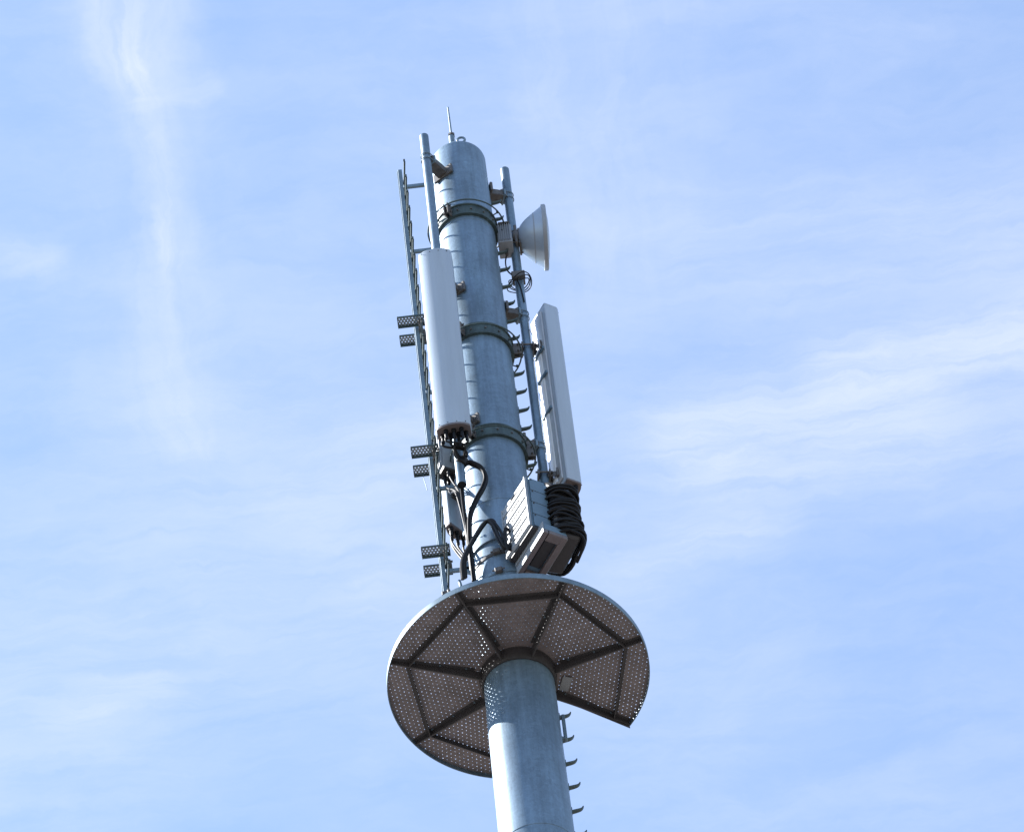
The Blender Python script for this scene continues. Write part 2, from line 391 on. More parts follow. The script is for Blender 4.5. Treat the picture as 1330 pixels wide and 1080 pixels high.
bm = BM(); r = pr(.15); lathe(bm, [(r-.002, .115), (r+.05, .115), (r+.05, .15), (r+.02, .15), (r+.018, .27), (r-.002, .27)], (0, 0, 0), Z, 72)
obj('base_collar', bm, 'pole', pole)

# ------------------------------------------------------------------ platform
plat = thing('round_platform', 'round dark perforated steel platform around the pole with one open wedge', 'platform', (0, 0, 0))
ANG = [-162.5, -113, -64.3, -13.5, 36, 147.5, 98]
SEQ = [36, -13.5, -64.3, -113, -162.5, -212.5, -262]
RR, HS = 1.226, .055
def hexcell(bm, cx_, cy_, p, hr, z0, z1, rot=30):
    ro = p/math.sqrt(3)
    o = [(cx_+ro*math.cos(R(rot+60*k)), cy_+ro*math.sin(R(rot+60*k))) for k in range(6)]
    i = [(cx_+hr*math.cos(R(rot+60*k)), cy_+hr*math.sin(R(rot+60*k))) for k in range(6)]
    V = [[bm.verts.new((x, y, z)) for (x, y) in L_] for L_, z in ((o, z0), (i, z0), (o, z1), (i, z1))]
    for k in range(6):
        j = (k+1) % 6
        bm.faces.new((V[0][j], V[0][k], V[1][k], V[1][j])); bm.faces.new((V[2][k], V[2][j], V[3][j], V[3][k]))
        bm.faces.new((V[1][j], V[1][k], V[3][k], V[3][j]))
for a1, a0 in zip(SEQ, SEQ[1:]):
    mid = (a0+a1)/2; half = R((a1-a0)/2)
    bm = BM(); p = .0455; rows = int(1.27/(p*.866))
    for i in range(6, rows+1):
        x = i*p*.866
        for j in range(-26, 27):
            y = (j + (.5 if i % 2 else 0))*p
            rr = math.hypot(x, y)
            if rr < .345 or rr > RR+.03 or abs(math.atan2(y, x)) > half+.06: continue
            hexcell(bm, x, y, p, random.choice((.0034, .0038, .0042, .0046, .0058)), HS, HS+.0015, 0)
    bmesh.ops.remove_doubles(bm, verts=bm.verts, dist=.0006)
    def cut(co, no):
        bmesh.ops.bisect_plane(bm, geom=bm.verts[:]+bm.edges[:]+bm.faces[:], plane_co=co, plane_no=no, clear_outer=True)
    cut((0, 0, 0), (-math.sin(half), math.cos(half), 0)); cut((0, 0, 0), (-math.sin(half), -math.cos(half), 0))
    for k in range(9):
        a = -half + 2*half*(k+.5)/9; cut((math.cos(a)*(RR-.0055), math.sin(a)*(RR-.0055), 0), (math.cos(a), math.sin(a), 0))
    bmesh.ops.rotate(bm, verts=bm.verts, cent=(0, 0, 0), matrix=Matrix.Rotation(R(mid), 3, 'Z'))
    obj('perforated_panel', bm, 'sheet', plat, smooth=False)
# spokes: tapered webs with a flange under the joint of two panels
for a in SEQ:
    d = azv(a); t = Vector((-d.y, d.x, 0)); e = RR-.012
    bm = BM()
    prism(bm, [(.325, -.070), (.55, -.042), (e, .008), (e, HS-.006), (.325, HS-.006)], -t*.006, d, Z, t, .012, .002, 1)
    box(bm, d*((.42+e)/2) + Z*(HS-.003), d, t, Z, e-.42, .075, .005)
    s = obj('spoke_beam', bm, 'web', plat)
    bm = BM()
    for q in (.5, .75, 1.0): bolt(bm, d*q + t*.024 + Z*(HS-.0055), -Z, .010, .008); bolt(bm, d*q - t*.024 + Z*(HS-.0055), -Z, .010, .008)
    obj('spoke_bolts', bm, 'steel', s)['kind'] = 'stuff'
for a1, a0 in zip(SEQ, SEQ[1:]):
    A = azv(a1)*1.045; B = azv(a0)*1.045; d = (B-A).normalized(); t = Vector((-d.y, d.x, 0))
    bm = BM(); l = (B-A).length
    box(bm, (A+B)/2 + Z*(HS-.034), d, t, Z, l-.02, .007, .056, .001); box(bm, (A+B)/2 + t*.018 + Z*(HS-.0035), d, t, Z, l-.03, .036, .005)
    obj('chord_beam', bm, 'web', plat)
bm = BM(); a0, a1 = R(-262), R(36)
lathe(bm, [(RR-.008, .004), (RR, .004), (RR, .068), (RR-.008, .068), (RR-.008, .004)], (0, 0, 0), Z, 120, a0, a1)
# frame() puts u along -Y.. keep the arc in tower angles
obj_rim = bm
u, v, w = frame(Z)
off = math.atan2(u.y, u.x)
bmesh.ops.rotate(obj_rim, verts=obj_rim.verts, cent=(0, 0, 0), matrix=Matrix.Rotation(-off, 3, 'Z'))
obj('rim_band', obj_rim, 'steel', plat)
for a, s in ((36, 1), (-262, -1)):
    d = azv(a); t = Vector((-d.y, d.x, 0))*s
    bm = BM(); box(bm, d*((.33+RR)/2) + t*.010 + Z*.028, d, t, Z, RR-.33, .007, .10, .0015); obj('edge_plate', bm, 'web', plat)
bm = BM(); lathe(bm, [(.336, -.09), (.352, -.09), (.352, HS-.008), (.366, HS-.008), (.366, HS-.002), (.336, HS-.002), (.336, -.09)], (0, 0, 0), Z, 72)
obj('inner_collar', bm, 'web', plat)
bm = BM(); d = azv(19); t = Vector((-d.y, d.x, 0)); box(bm, d*.455 + Z*(HS-.012), d, t, Z, .09, .17, .006, .001); obj('cable_hatch', bm, 'rru', plat)

# ------------------------------------------------------------------ lightning rod
rodt = thing('lightning_rod', 'slim pointed metal lightning rod on the very top of the pole', 'lightning rod', (-.04, -.2, TOP))
bm = BM(); rod(bm, (-.04, -.2, TOP-.01), (-.04, -.2, TOP+.17), .03, 14, .006); obj('socket', bm, 'steel', rodt)
bm = BM(); rod(bm, (-.04, -.2, TOP+.17), (-.04, -.2, TOP+.20), .038, 6); obj('lock_nut', bm, 'bracket', rodt)
bm = BM(); rod(bm, (-.04, -.2, TOP+.2), (-.043, -.2, TOP+.71), .0125, 10, .003, .009); obj('rod_shaft', bm, 'steel', rodt)

# ------------------------------------------------------------------ ladder
lad = thing('climbing_ladder', 'narrow single-rail climbing ladder standing off the pole\'s left side', 'ladder', (-.592, .1, 1.5))
def rx(h): return -.592 - .030*(h-1.52)/7.0
bm = BM()
a, b = Vector((rx(1.5), .1, 1.5)), Vector((rx(8.5), .1, 8.5)); ax = (b-a).normalized()
box(bm, (a+b)/2, X, Y, ax, .044, .050, (b-a).length, .004); box(bm, (a+b)/2 - X*.027, X, Y, ax, .010, .022, (b-a).length-.02, .002)
obj('rail', bm, 'steel', lad)
bm = BM(); rod(bm, (.036, -.262, 0), (-.014, .20, 0), .0105, 8)
for s in (-1, 1): box(bm, (.011-.0225*s, -.04+.232*s, .014), X, Y, Z, .020, .007, .034, .001)
r0 = None; h = 1.62
while h < 8.5:
    p = Vector((rx(h)+.026, .1, h))
    if r0 is None: r0 = obj('rung', bm, 'band', lad, loc=p)
    else: again(r0, p - Vector(lad['org']))
    h += .278
for h in (8.16, 7.0, 4.61, 3.06, 1.79):
    bm = BM(); xa, xb = rx(h)+.02, -math.sqrt(pr(h)**2-.06**2)
    box(bm, ((xa+xb)/2, .07, h), X, Y, Z, abs(xb-xa), .03, .045, .003); box(bm, (xb-.012, .07, h-.02), X, Y, Z, .02, .07, .13, .003)
    if h < 2: prism(bm, [(0, -.10), (-.10, -.03), (-.10, .03), (0, .14)], (xb, .055, h), X, Z, Y, .03, .003, 1)
    obj('standoff_arm', bm, 'steel', lad)
def foot_plate(h, yc, lab):
    """perforated fold-down foot rest with a lip"""
    bm = BM(); cx_ = rx(h)-.05; W_, D_ = .265, .115; p = .033
    nx, ny = int(W_/p), int(D_/(p*.866))
    for i in range(ny+1):
        for j in range(nx+1):
            x = cx_-W_/2 + (j + (.5 if i % 2 else 0))*p; y = yc - D_/2 + i*p*.866
            hexcell(bm, x, y, p, .0078, h, h+.002)
    bmesh.ops.remove_doubles(bm, verts=bm.verts, dist=.0004)
    for co, no in (((cx_-W_/2, 0, 0), (-1, 0, 0)), ((cx_+W_/2, 0, 0), (1, 0, 0)), ((0, yc-D_/2, 0), (0, -1, 0)), ((0, yc+D_/2, 0), (0, 1, 0))):
        bmesh.ops.bisect_plane(bm, geom=bm.verts[:]+bm.edges[:]+bm.faces[:], plane_co=co, plane_no=no, clear_outer=True)
    f = obj('foot_plate', bm, 'plate', lad, smooth=False)
    bm = BM()
    box(bm, (cx_, yc+D_/2, h-.018), X, Y, Z, W_+.012, .006, .045, .001); box(bm, (cx_, yc-D_/2, h-.006), X, Y, Z, W_+.012, .006, .022, .001)
    box(bm, (cx_-W_/2-.003, yc, h-.006), X, Y, Z, .006, D_-.008, .022, .001); box(bm, (cx_+W_/2+.003, yc, h-.006), X, Y, Z, .006, D_-.008, .022, .001)
    obj('plate_edge', bm, 'band', f)
for h in (5.715, 3.578, 2.02):
    foot_plate(h, -.02, ''); foot_plate(h, .215, '')
    bm = BM(); box(bm, (rx(h)+.035, .10, h-.04), X, Y, Z, .03, .26, .05, .004); box(bm, (rx(h)+.06, .12, h-.10), X, Y, Z, .04, .06, .16, .004)
    rod(bm, (rx(h)+.03, -.05, h-.07), (rx(h)+.09, .14, h-.16), .012, 8); rod(bm, (rx(h)-.02, .1, h-.05), (rx(h)+.1, .1, h-.05), .011, 8)
    obj('hinge_bracket', bm, 'bracket', lad)
bm = BM(); box(bm, (rx(1.46), .1, 1.47), X, Y, Z, .075, .08, .06, .006); rod(bm, (rx(1.4)+.03, .06, 1.5), (rx(1.4)+.05, .06, 1.33), .016, 8)
obj('rail_end_fitting', bm, 'bracket', lad)
bm = BM(); tube(bm, spline([(-.43, .02, 1.30), (-.455, .0, 1.38), (-.44, .0, 1.46), (-.45, .0, 1.55)], 5), .014, 8); box(bm, (-.40, .02, 1.37), X, Y, Z, .18, .02, .03, .003)
obj('hook', bm, 'steel', lad)

lad.location += Vector((-.001, -.05, -.067))

# ------------------------------------------------------------------ support pipes
def pipe(label, x, y, h0, h1, r, brackets, lean=(0, 0)):
    t = thing('support_pipe', label, 'pipe', (x, y, h0), 'vertical pipes clamped to the pole')
    bm = BM()
    lathe(bm, [(0, h0+.002), (r, h0+.002), (r, h1-.012), (r-.012, h1), (0, h1+.003)], (x, y, 0), Z, 28)
    obj('pipe_tube', bm, 'pole', t)
    bm = BM(); rod(bm, (x, y, h0-.006), (x, y, h0+.06), r-.002, 24, .003); obj('dark_pipe_mouth', bm, 'rubber', t)  # black disc paints the shade inside the open lower pipe end
    d0 = Vector((x, y, 0)); n = d0.normalized(); tt = Vector((-n.y, n.x, 0))
    for h in brackets:
        a = n*(pr(h)); l = d0.length - pr(h); bm = BM()
        box(bm, a + n*(l/2-.01) + Z*(h-.03), n, tt, Z, l-r+.01, .11, .012, .001)
        box(bm, a + n*(l/2-.01) + Z*(h+.045), n, tt, Z, l-r+.01, .11, .012, .001)
        for s in (-1, 1): box(bm, a + n*(l/2-.01) + tt*.05*s + Z*(h+.008), n, tt, Z, l-r+.01, .010, .085, .001)
        box(bm, a + n*.006 + Z*(h+.01), n, tt, Z, .028, .24, .14, .004)
        prism(bm, [(0, .05), (l-r, .05), (l-r, .16), (.05, .05)], a + Z*h - tt*.006, n, Z, tt, .012)
        b = obj('pipe_bracket', bm, 'bracket', t)
        bm = BM(); box(bm, d0 - n*(r+.008) + Z*(h+.01), n, tt, Z, .022, .15, .10, .003)
        for dz in (-.03, .05):
            pts = [d0 - n*(r+.03) - tt*(r+.01)] + [d0 + (n*math.sin(q) - tt*math.cos(q))*(r+.009) for q in [math.pi*k/10 for k in range(11)]] + [d0 - n*(r+.03) + tt*(r+.01)]
            tube(bm, [q + Z*(h+dz) for q in pts], .0055, 8)
        obj('u_bolt', bm, 'steel', b)
        bm = BM(); tube(bm, [a + n*.04 + tt*.02 + Z*(h+.10) + (n*math.cos(q)+Z*math.sin(q))*.022 for q in [2*math.pi*k/14 for k in range(14)]], .007, 6, True)
        obj('eye_bolt', bm, 'bracket', b)
    return t
pipe('tall steel pipe above and behind the white panel antenna in front of the pole', -.325, -.45, 2.42, 8.31, .046, (7.88, 5.79, 3.60))
pipe('steel pipe on the pole\'s right side carrying the dish', .476, .165, 2.83, 8.41, .046, (7.88, 5.79, 3.61))
pipe('short steel pipe at the back of the pole carrying the half-hidden panel antenna', -.33, .34, 2.6, 4.45, .046, (4.2, 3.60))

# ------------------------------------------------------------------ panel antennas
def profile(w, d, bulge, n=8, rc=.03):
    """plan of a radome: flat back at v=0, bulged front at v=d (u across)"""
    pts = [(-w/2+.008, 0), (-w/2, .01)]
    pts += [(-w/2+rc*(1-math.cos(R(a))), d-bulge-rc+rc*math.sin(R(a))) for a in (0, 25, 50)]
    for i in range(1, n):
        u = -1 + 2*i/n; pts.append((u*(w/2-rc*.7), d - bulge*(abs(u)**2.2)))
    pts += [(w/2-rc*(1-math.cos(R(a))), d-bulge-rc+rc*math.sin(R(a))) for a in (50, 25, 0)]
    pts += [(w/2, .01), (w/2-.008, 0)]
    return pts[::-1]
def panel(label, c, az, h0, h1, w, d, ncon=6, backplate=False, bulge=.035):
    """c = plan position of the middle of the back"""
    n = azv(az); u = Vector((n.y, -n.x, 0)); c = Vector((c[0], c[1], 0))
    t = thing('panel_antenna', label, 'antenna', (c.x, c.y, h0), 'white panel antennas around the pole')
    pf = profile(w, d, bulge)
    bm = BM(); prism(bm, pf, c + Z*(h0+.02), u, n, Z, h1-h0-.04, .004, 2); obj('radome', bm, 'white', t)
    sc = [(p[0]*.985, .002+p[1]*.98) for p in pf]
    bm = BM(); prism(bm, sc, c + Z*(h1-.021), u, n, Z, .03, .012, 3); obj('top_cap', bm, 'white', t)
    bm = BM(); prism(bm, sc, c + Z*(h0-.004), u, n, Z, .025, .004, 1); ec = obj('bottom_cap', bm, 'cap', t)
    bm = BM()
    for hh in (h0+.035, h1-.035):
        for q in (-.38, -.13, .13, .38): bolt(bm, c + u*(w*q) + n*(d - bulge*abs(2*q)**2.2 - .003) + Z*hh, n, .006, .005)
    obj('cap_screws', bm, 'dark', t)['kind'] = 'stuff'
    con = []
    for i in range(ncon):
        q = (i+.5)/ncon - .5; row = d*.62 if i % 2 else d*.34
        p = c + u*(q*w*.80) + n*row + Z*h0; bm = BM()
        rod(bm, p + Z*.002, p - Z*.045, .0235, 12, .003); rod(bm, p - Z*.045, p - Z*.13, .0165, 10, .003)
        obj('connector', bm, 'rubber', t); con.append(p - Z*.12)
    if backplate:
        bm = BM(); box(bm, c - n*.012 + Z*((h0+h1)/2), u, n, Z, w*.62, .022, h1-h0-.16, .006, 2); obj('back_plate', bm, 'alu', t)
        bm = BM(); prism(bm, [(-.045, 0), (-.038, -.007), (-.02, -.011), (.02, -.011), (.038, -.007), (.045, 0)], c - n*.0235 - u*.020 + Z*(h0+.10), u, n, Z, (h1-h0)*.74); obj('sunlit_strip', bm, 'bright', t)  # flat pale strip standing in for sunlight on the back
        for q in (.42, .62, .76):
            bm = BM(); box(bm, c - n*.034 + Z*(h0 + (h1-h0)*q), u, n, Z, w*.60, .022, .04, .003); obj('back_strap', bm, 'rrus', t)
    return t, c, n, u, con
def mount(t, c, n, hs, target, w=.12):
    """two-armed tilt bracket from the back of a panel to its pipe"""
    tg = Vector((target[0], target[1], 0))
    for h in hs:
        bm = BM(); uu = (tg-c); l = uu.length; uu.normalize(); vv = Vector((-uu.y, uu.x, 0))
        for s in (-1, 1):
            box(bm, c + uu*(l-.05)/2 + vv*.04*s + Z*h, uu, vv, Z, l-.02, .01, .07, .002)
        box(bm, c + uu*.01 + Z*h, uu, vv, Z, .02, .15, .12, .003)
        rod(bm, c + uu*l*.45 - vv*.07 + Z*h, c + uu*l*.45 + vv*.07 + Z*h, .011, 8)
        b = obj('tilt_bracket', bm, 'bracket', t)
        bm = BM()
        for s in (-1, 1): box(bm, tg + uu*.056*s + Z*h, uu, vv, Z, .018, .16, .07, .003)
        for s in (-1, 1): rod(bm, tg - uu*.08 + vv*.066*s + Z*h, tg + uu*.085 + vv*.066*s + Z*h, .010, 8)
        obj('pipe_clamp', bm, 'bracket', b)
P1 = panel('wide white panel antenna facing the viewer on the pole\'s left front', (-.338, -.560), -93, 3.005, 5.885, .335, .19, 7)
mount(P1[0], P1[1], P1[2], (5.45, 3.5), (-.325, -.45))
P2 = panel('white panel antenna right of the pole, seen from its metal back', (.616, .180), 32, 2.955, 5.845, .31, .19, 6, True, .02)
mount(P2[0], P2[1], P2[2], (5.245, 3.165), (.476, .165))
P3 = panel('white panel antenna half hidden behind the front one, beside the ladder', (-.40, .40), 140, 2.80, 4.32, .26, .12, 5)
mount(P3[0], P3[1], P3[2], (4.0, 3.3), (-.33, .34))

# ------------------------------------------------------------------ microwave dish
dish = thing('microwave_dish', 'grey drum-backed microwave dish facing right on the right pipe', 'dish antenna', (.474, .10, 6.95))
dn = Vector((math.cos(R(3)), math.sin(R(3)), -.02)).normalized(); dc = Vector((.800, .085, 7.01))
DR = .338
bm = BM()
lathe(bm, [(.06, -.278)] + [(q.x, q.y) for q in spline([(.07, -.277, 0), (.105, -.268, 0), (.145, -.246, 0), (.19, -.206, 0), (.232, -.156, 0), (.268, -.106, 0), (.302, -.060, 0), (DR-.006, -.022, 0)], 5)], dc, dn, 72)
obj('reflector_shell', bm, 'dish', dish)
bm = BM(); lathe(bm, [(DR-.02, -.028), (DR+.006, -.026), (DR+.008, -.012), (DR+.008, .012), (DR-.004, .020), (DR-.03, .020), (DR-.02, -.028)], dc, dn, 72); obj('rim_hoop', bm, 'odu', dish)
bm = BM(); lathe(bm, [(DR-.02, .012), (.2, .035), (.1, .042), (0, .045)], dc, dn, 72); obj('radome_cover', bm, 'white', dish)
bm = BM(); lathe(bm, [(.2575, -.121), (.2635, -.116), (.2660, -.109)], dc, dn, 72); obj('shell_seam', bm, 'odu', dish)
bm = BM(); u, v, w = frame(dn)
rod(bm, dc - dn*.275, dc - dn*.335, .085, 24, .006); box(bm, dc - dn*.30 + Z*.0, dn, Y, Z, .03, .16, .30, .006); obj('hub', bm, 'bracket', dish)
cc = Vector((.474, .10, 7.01))
for s in (-.10, .10):
    bm = BM(); box(bm, cc + Vector((-.058, 0, s)), X, Y, Z, .022, .17, .06, .004); box(bm, cc + Vector((.060, 0, s)), X, Y, Z, .022, .17, .06, .004)
    for q in (-.07, .07): rod(bm, cc + Vector((-.10, q, s)), cc + Vector((.10, q, s)), .0105, 8)
    obj('pipe_clamp', bm, 'bracket', dish)
bm = BM(); oc = Vector((.385, .02, 6.93)); box(bm, oc, X, Y, Z, .15, .22, .30, .012, 2); od = obj('outdoor_unit', bm, 'odu', dish)
bm = BM()
for k in range(6): box(bm, oc + Vector((-.055+.022*k, -.12, 0)), X, Y, Z, .006, .03, .27, .001)
obj('cooling_fin', bm, 'odu', od)['kind'] = 'stuff'
bm = BM(); box(bm, oc + Vector((.005, -.115, .16)), X, Y, Z, .12, .04, .02, .004); rod(bm, oc + Vector((0, .02, -.15)), oc + Vector((0, .02, -.21)), .018, 10); obj('unit_bracket', bm, 'bracket', od)
# loops of slack cable tied to the pipe below the dish
for k in range(3):
    bm = BM(); hh = 6.30 - .012*k; rr = .105 + .012*k
    pts = []
    for i in range(28):
        a = 2*math.pi*i/28
        pts.append(Vector((.474 + rr*math.cos(a), .10 + rr*math.sin(a), hh + .05*math.sin(a+.7*k) + .035*math.cos(2*a+k))))
    tube(bm, pts, .006, 6, True)
    single('cable_loop', bm, 'rubber', ('topmost and smallest', 'middle', 'lowest and widest')[k]+' of the thin black slack cable loops under the dish', 'cable', (.474, .10, 6.25), 'slack loops under the dish')
bm = BM(); box(bm, (.474, .03, 6.34), X, Y, Z, .14, .05, .10, .008); box(bm, (.474, .10, 6.36), X, Y, Z, .13, .13, .05, .006)
single('pipe_junction_clamp', bm, 'bracket', 'brown pipe clamp on the right pipe just below the dish', 'clamp', (.474, .10, 6.3))  # dark grey-brown, same material as the other brackets
bm = BM(); tube(bm, spline([(.375, .06, 6.72), (.36, .05, 6.60), (.37, .04, 6.45), (.42, .03, 6.33), (.474, .05, 6.20), (.500, .05, 5.9)], 6), .008, 6)
single('dish_cable', bm, 'rubber', 'thin black cable dropping from the box behind the dish', 'cable', (.375, .06, 6.2))

# ------------------------------------------------------------------ louvred radio cabinet
e1, e2 = azv(123), azv(33)
A = Vector((.292, -.76, 0)); LN, WD, hb, ht = .466, .222, 1.315, 2.035
cab = thing('radio_cabinet', 'white louvred radio cabinet in front of the pole with a sunlit slotted face', 'radio unit', (A.x, A.y, hb))
mid = A + e1*LN/2 + e2*WD/2
bm = BM(); box(bm, mid + Z*(hb+ht)/2, e1, e2, Z, LN-.01, WD-.01, ht-hb, .006); obj('cabinet_body', bm, 'rrus', cab)
rows = 5; rh = (ht-hb)/rows
for k in range(rows):
    zc_ = hb + rh*(k+.5); bm = BM()
    prism(bm, [(0, -rh/2+.003), (-.022, -rh/2+.024), (-.022, -.006), (-.010, .004), (-.014, .022), (-.022, rh/2-.020), (0, rh/2-.003)], A + Z*zc_ + e1*.012, e2, Z, e1, LN-.024)
    lp = obj('front_louvre', bm, 'rru', cab)
    bm = BM(); box(bm, A + e1*(LN*.50) - e2*.0175 + Z*(zc_+.030), e1, e2, Z, .17, .006, .013); obj('vent_slot', bm, 'rubber', lp)
for s in (0, 1):
    bm = BM(); box(bm, A + e1*(LN*s + (.006 if s == 0 else -.006)) - e2*.012 + Z*(hb+ht)/2, e1, e2, Z, .014, .028, ht-hb+.006, .002); obj('front_edge', bm, 'rru', cab)
for k in range(4):
    hh = (ht-hb)/4; bm = BM()
    box(bm, A + e2*(WD*.53) - e1*.004 + Z*(hb + hh*(k+.5)), e2, e1, Z, WD*.82, .012, hh-.008, .002)
    sp = obj('side_panel', bm, 'rrus', cab)
    bm = BM()
    for q in (.2, .88): bolt(bm, A + e2*WD*q - e1*.009 + Z*(hb + hh*(k+.88)), -e1, .008, .007)
    obj('panel_screw', bm, 'dark', sp)['kind'] = 'stuff'
bm = BM(); box(bm, A + e1*LN/2 + e2*.035 + Z*(hb-.012), e1, e2, Z, LN, .06, .022, .002); obj('base_strip', bm, 'dark', cab)
bm = BM(); box(bm, A + e1*LN/2 + e2*.075 + Z*(hb-.03), e1, e2, Z, LN, .016, .06, .002); obj('base_flange', bm, 'rru', cab)
bm = BM(); box(bm, A + e1*LN/2 + e2*.15 + Z*(hb-.02), e1, e2, Z, LN*.94, .125, .04, .008); bp = obj('base_plate', bm, 'cap', cab)
bm = BM()
for q in (.12, .35, .6, .85): rod(bm, A + e1*LN*q + e2*.15 + Z*(hb-.035), A + e1*LN*q + e2*.15 + Z*(hb-.09), .02, 10, .003)
obj('gland', bm, 'dark', bp)['kind'] = 'stuff'
bm = BM(); box(bm, A + e1*(LN+.04) + e2*WD*.5 + Z*(1.75), e1, e2, Z, .08, .12, .5, .006); obj('mounting_bracket', bm, 'bracket', cab)

# second cabinet, lower and to the right, wound round with cable
A2 = Vector((.402, -.785, 0)); L2, W2, b2, t2 = .57, .25, 1.165, 1.30
f1, f2 = azv(121.5), azv(31.5)
c2 = thing('shallow_radio_unit', 'shallow grey radio unit with recessed dark underside, below the louvred cabinet', 'radio unit', (A2.x, A2.y, b2))
m2 = A2 + f1*L2/2 + f2*W2/2
bm = BM(); box(bm, m2 + Z*((b2+t2)/2+.022), f1, f2, Z, L2, W2, t2-b2-.044, .02, 2); obj('unit_body', bm, 'rrus', c2)
bm = BM()
for (o, su, sv) in ((m2 - f2*(W2/2-.022), L2, .044), (m2 + f2*(W2/2-.03), L2, .06), (m2 - f1*(L2/2-.05), .10, W2-.106), (m2 + f1*(L2/2-.035), .07, W2-.106)):
    box(bm, o + Z*(b2+.02), f1, f2, Z, su, sv, .05, .006)
obj('base_frame', bm, 'cap', c2)
bm = BM(); box(bm, A2 + f1*L2/2 - f2*.006 + Z*(b2+.07), f1, f2, Z, L2, .010, .15, .002); obj('side_skirt', bm, 'rru', c2)
bm = BM(); box(bm, m2 + Z*(b2+.06), f1, f2, Z, L2*.6, W2*.5, .05, .01); obj('recess_cover', bm, 'dark', c2)
# coil of spare cable
g1, g2 = azv(117), azv(20)
NL = Vector((.505, -.725, 0)); LW, LD = .29, .53
cm = NL + g2*LW/2 + g1*LD/2
coil = thing('cable_coil', 'thick coil of black cable wound beside the louvred cabinet', 'cable coil', (cm.x, cm.y, 1.25))
def rrect(a, hw, hd, e=3.2):
    c_, s_ = math.cos(a), math.sin(a)
    k = (abs(c_)**e + abs(s_)**e)**(-1/e)
    return hw*k*c_, hd*k*s_
for layer, (turns, rad, grow) in enumerate(((17, .0155, 0.0), (14, .014, .024))):
    pts = []; n = turns*36
    for i in range(n):
        a = 2*math.pi*i/36; q = i/n; tn = i//36
        x, y = rrect(a + .3, LW/2 + grow + .012*math.sin(tn*2.1+1), LD/2 + grow*.6 + .010*math.sin(tn*1.7))
        sag = -.045*max(0, math.cos(a))*abs(math.sin(tn*1.3+layer)) - .03*math.sin(a*1 + tn*.9)*.6
        z = 1.95 - .70*q + sag + .012*math.sin(3*a + tn)
        lat = .05*max(0, (q-.55)/.45)                     # the lowest turns drift outward
        pts.append(cm + g2*(x+lat*.6+.006*math.sin(a*2+tn*3.3)) + g1*(y+.006*math.cos(a*3+tn*1.9)) + Z*(z+.010*math.sin(2*a+tn*2.7)))
    bm = BM(); tube(bm, pts, rad, 7); obj('cable_winding', bm, 'rubber', coil)
bm = BM(); box(bm, cm + Z*1.57, g2, g1, Z, LW*.84, LD*.90, .72, .02); obj('coil_former', bm, 'dark', coil)
for q in (.25, .75):
    bm = BM(); tube(bm, [cm + g2*(-LW/2-.03) - g1*LD*(q-.5) + Z*z for z in (1.3, 1.6, 1.95)], .012, 6); obj('tie_strap', bm, 'rubber', coil)
# tails from the right panel down into the coil
con = P2[4]
for i, p in enumerate(con):
    b = cm + g2*(-.05+.05*i) - g1*(.10-.05*i); bm = BM()
    tube(bm, spline([p + Z*.04, p - Z*.10, (p*.55 + (b+Z*2.1)*.45) + Vector((.02*math.sin(i*2), -.08, .05)), b + Z*2.06, b + Z*1.90 + g2*.06], 7), .0145, 7)
    single('jumper_cable', bm, 'rubber', 'black jumper cable, '+ORD[i]+' below the right panel antenna', 'cable', tuple(p - Z*.4), 'jumper cables of the right panel antenna')
bm = BM(); tube(bm, spline([(.40, -.30, 2.42), (.50, -.42, 2.30), (.56, -.46, 2.14), (.60, -.48, 1.95)], 7), .03, 8)
single('thick_cable', bm, 'rubber', 'thick black cable bending over the top of the coil', 'cable', (.5, -.42, 1.95))

# small radio unit behind the front panel, beside the ladder
ru = thing('small_radio_unit', 'small white radio unit with cables below, behind the front panel antenna', 'radio unit', (-.46, .05, 3.2))
g3 = azv(-150); h3 = Vector((-g3.y, g3.x, 0)); rc = Vector((-.45, .03, 0))
bm = BM(); box(bm, rc + Z*3.50, h3, g3, Z, .15, .16, .56, .01, 2); rub = obj('unit_body', bm, 'rru', ru)
bm = BM()
for k in range(5): box(bm, rc + g3*.09 + h3*(-.056+.028*k) + Z*3.50, h3, g3, Z, .007, .03, .50, .001)
obj('cooling_fin', bm, 'rru', ru)['kind'] = 'stuff'
bm = BM(); prism(bm, [(-.075, -.08), (.075, -.08), (.075, .08), (-.075, .08)], rc + Z*3.195, h3, g3, Z, .03, .004, 1); obj('unit_base', bm, 'dark', ru)
for k in range(4):
    p = rc + h3*(-.06+.04*k) + g3*(.03 if k % 2 else -.03) + Z*3.19
    bm = BM(); rod(bm, p, p - Z*.10, .017, 10, .003); obj('connector', bm, 'rubber', ru)
    q = [p - Z*.06, p - Z*.22 + Vector((.01*k, -.03, 0)), Vector((-.395+.012*k, -.20, 2.62)), Vector((-.352+.012*k, -.28, 2.12)), Vector((-.335+.01*k, -.29, 1.80)), Vector((-.325+.01*k, -.24, 1.45)), Vector((-.32+.01*k, -.18, 1.0))]
    bm = BM(); tube(bm, spline(q, 7), .0095, 7)
    single('unit_cable', bm, 'rubber', 'black cable, '+('leftmost', 'second', 'third', 'rightmost')[k]+' of four hanging from the small radio unit', 'cable', tuple(p), 'cables of the small radio unit')

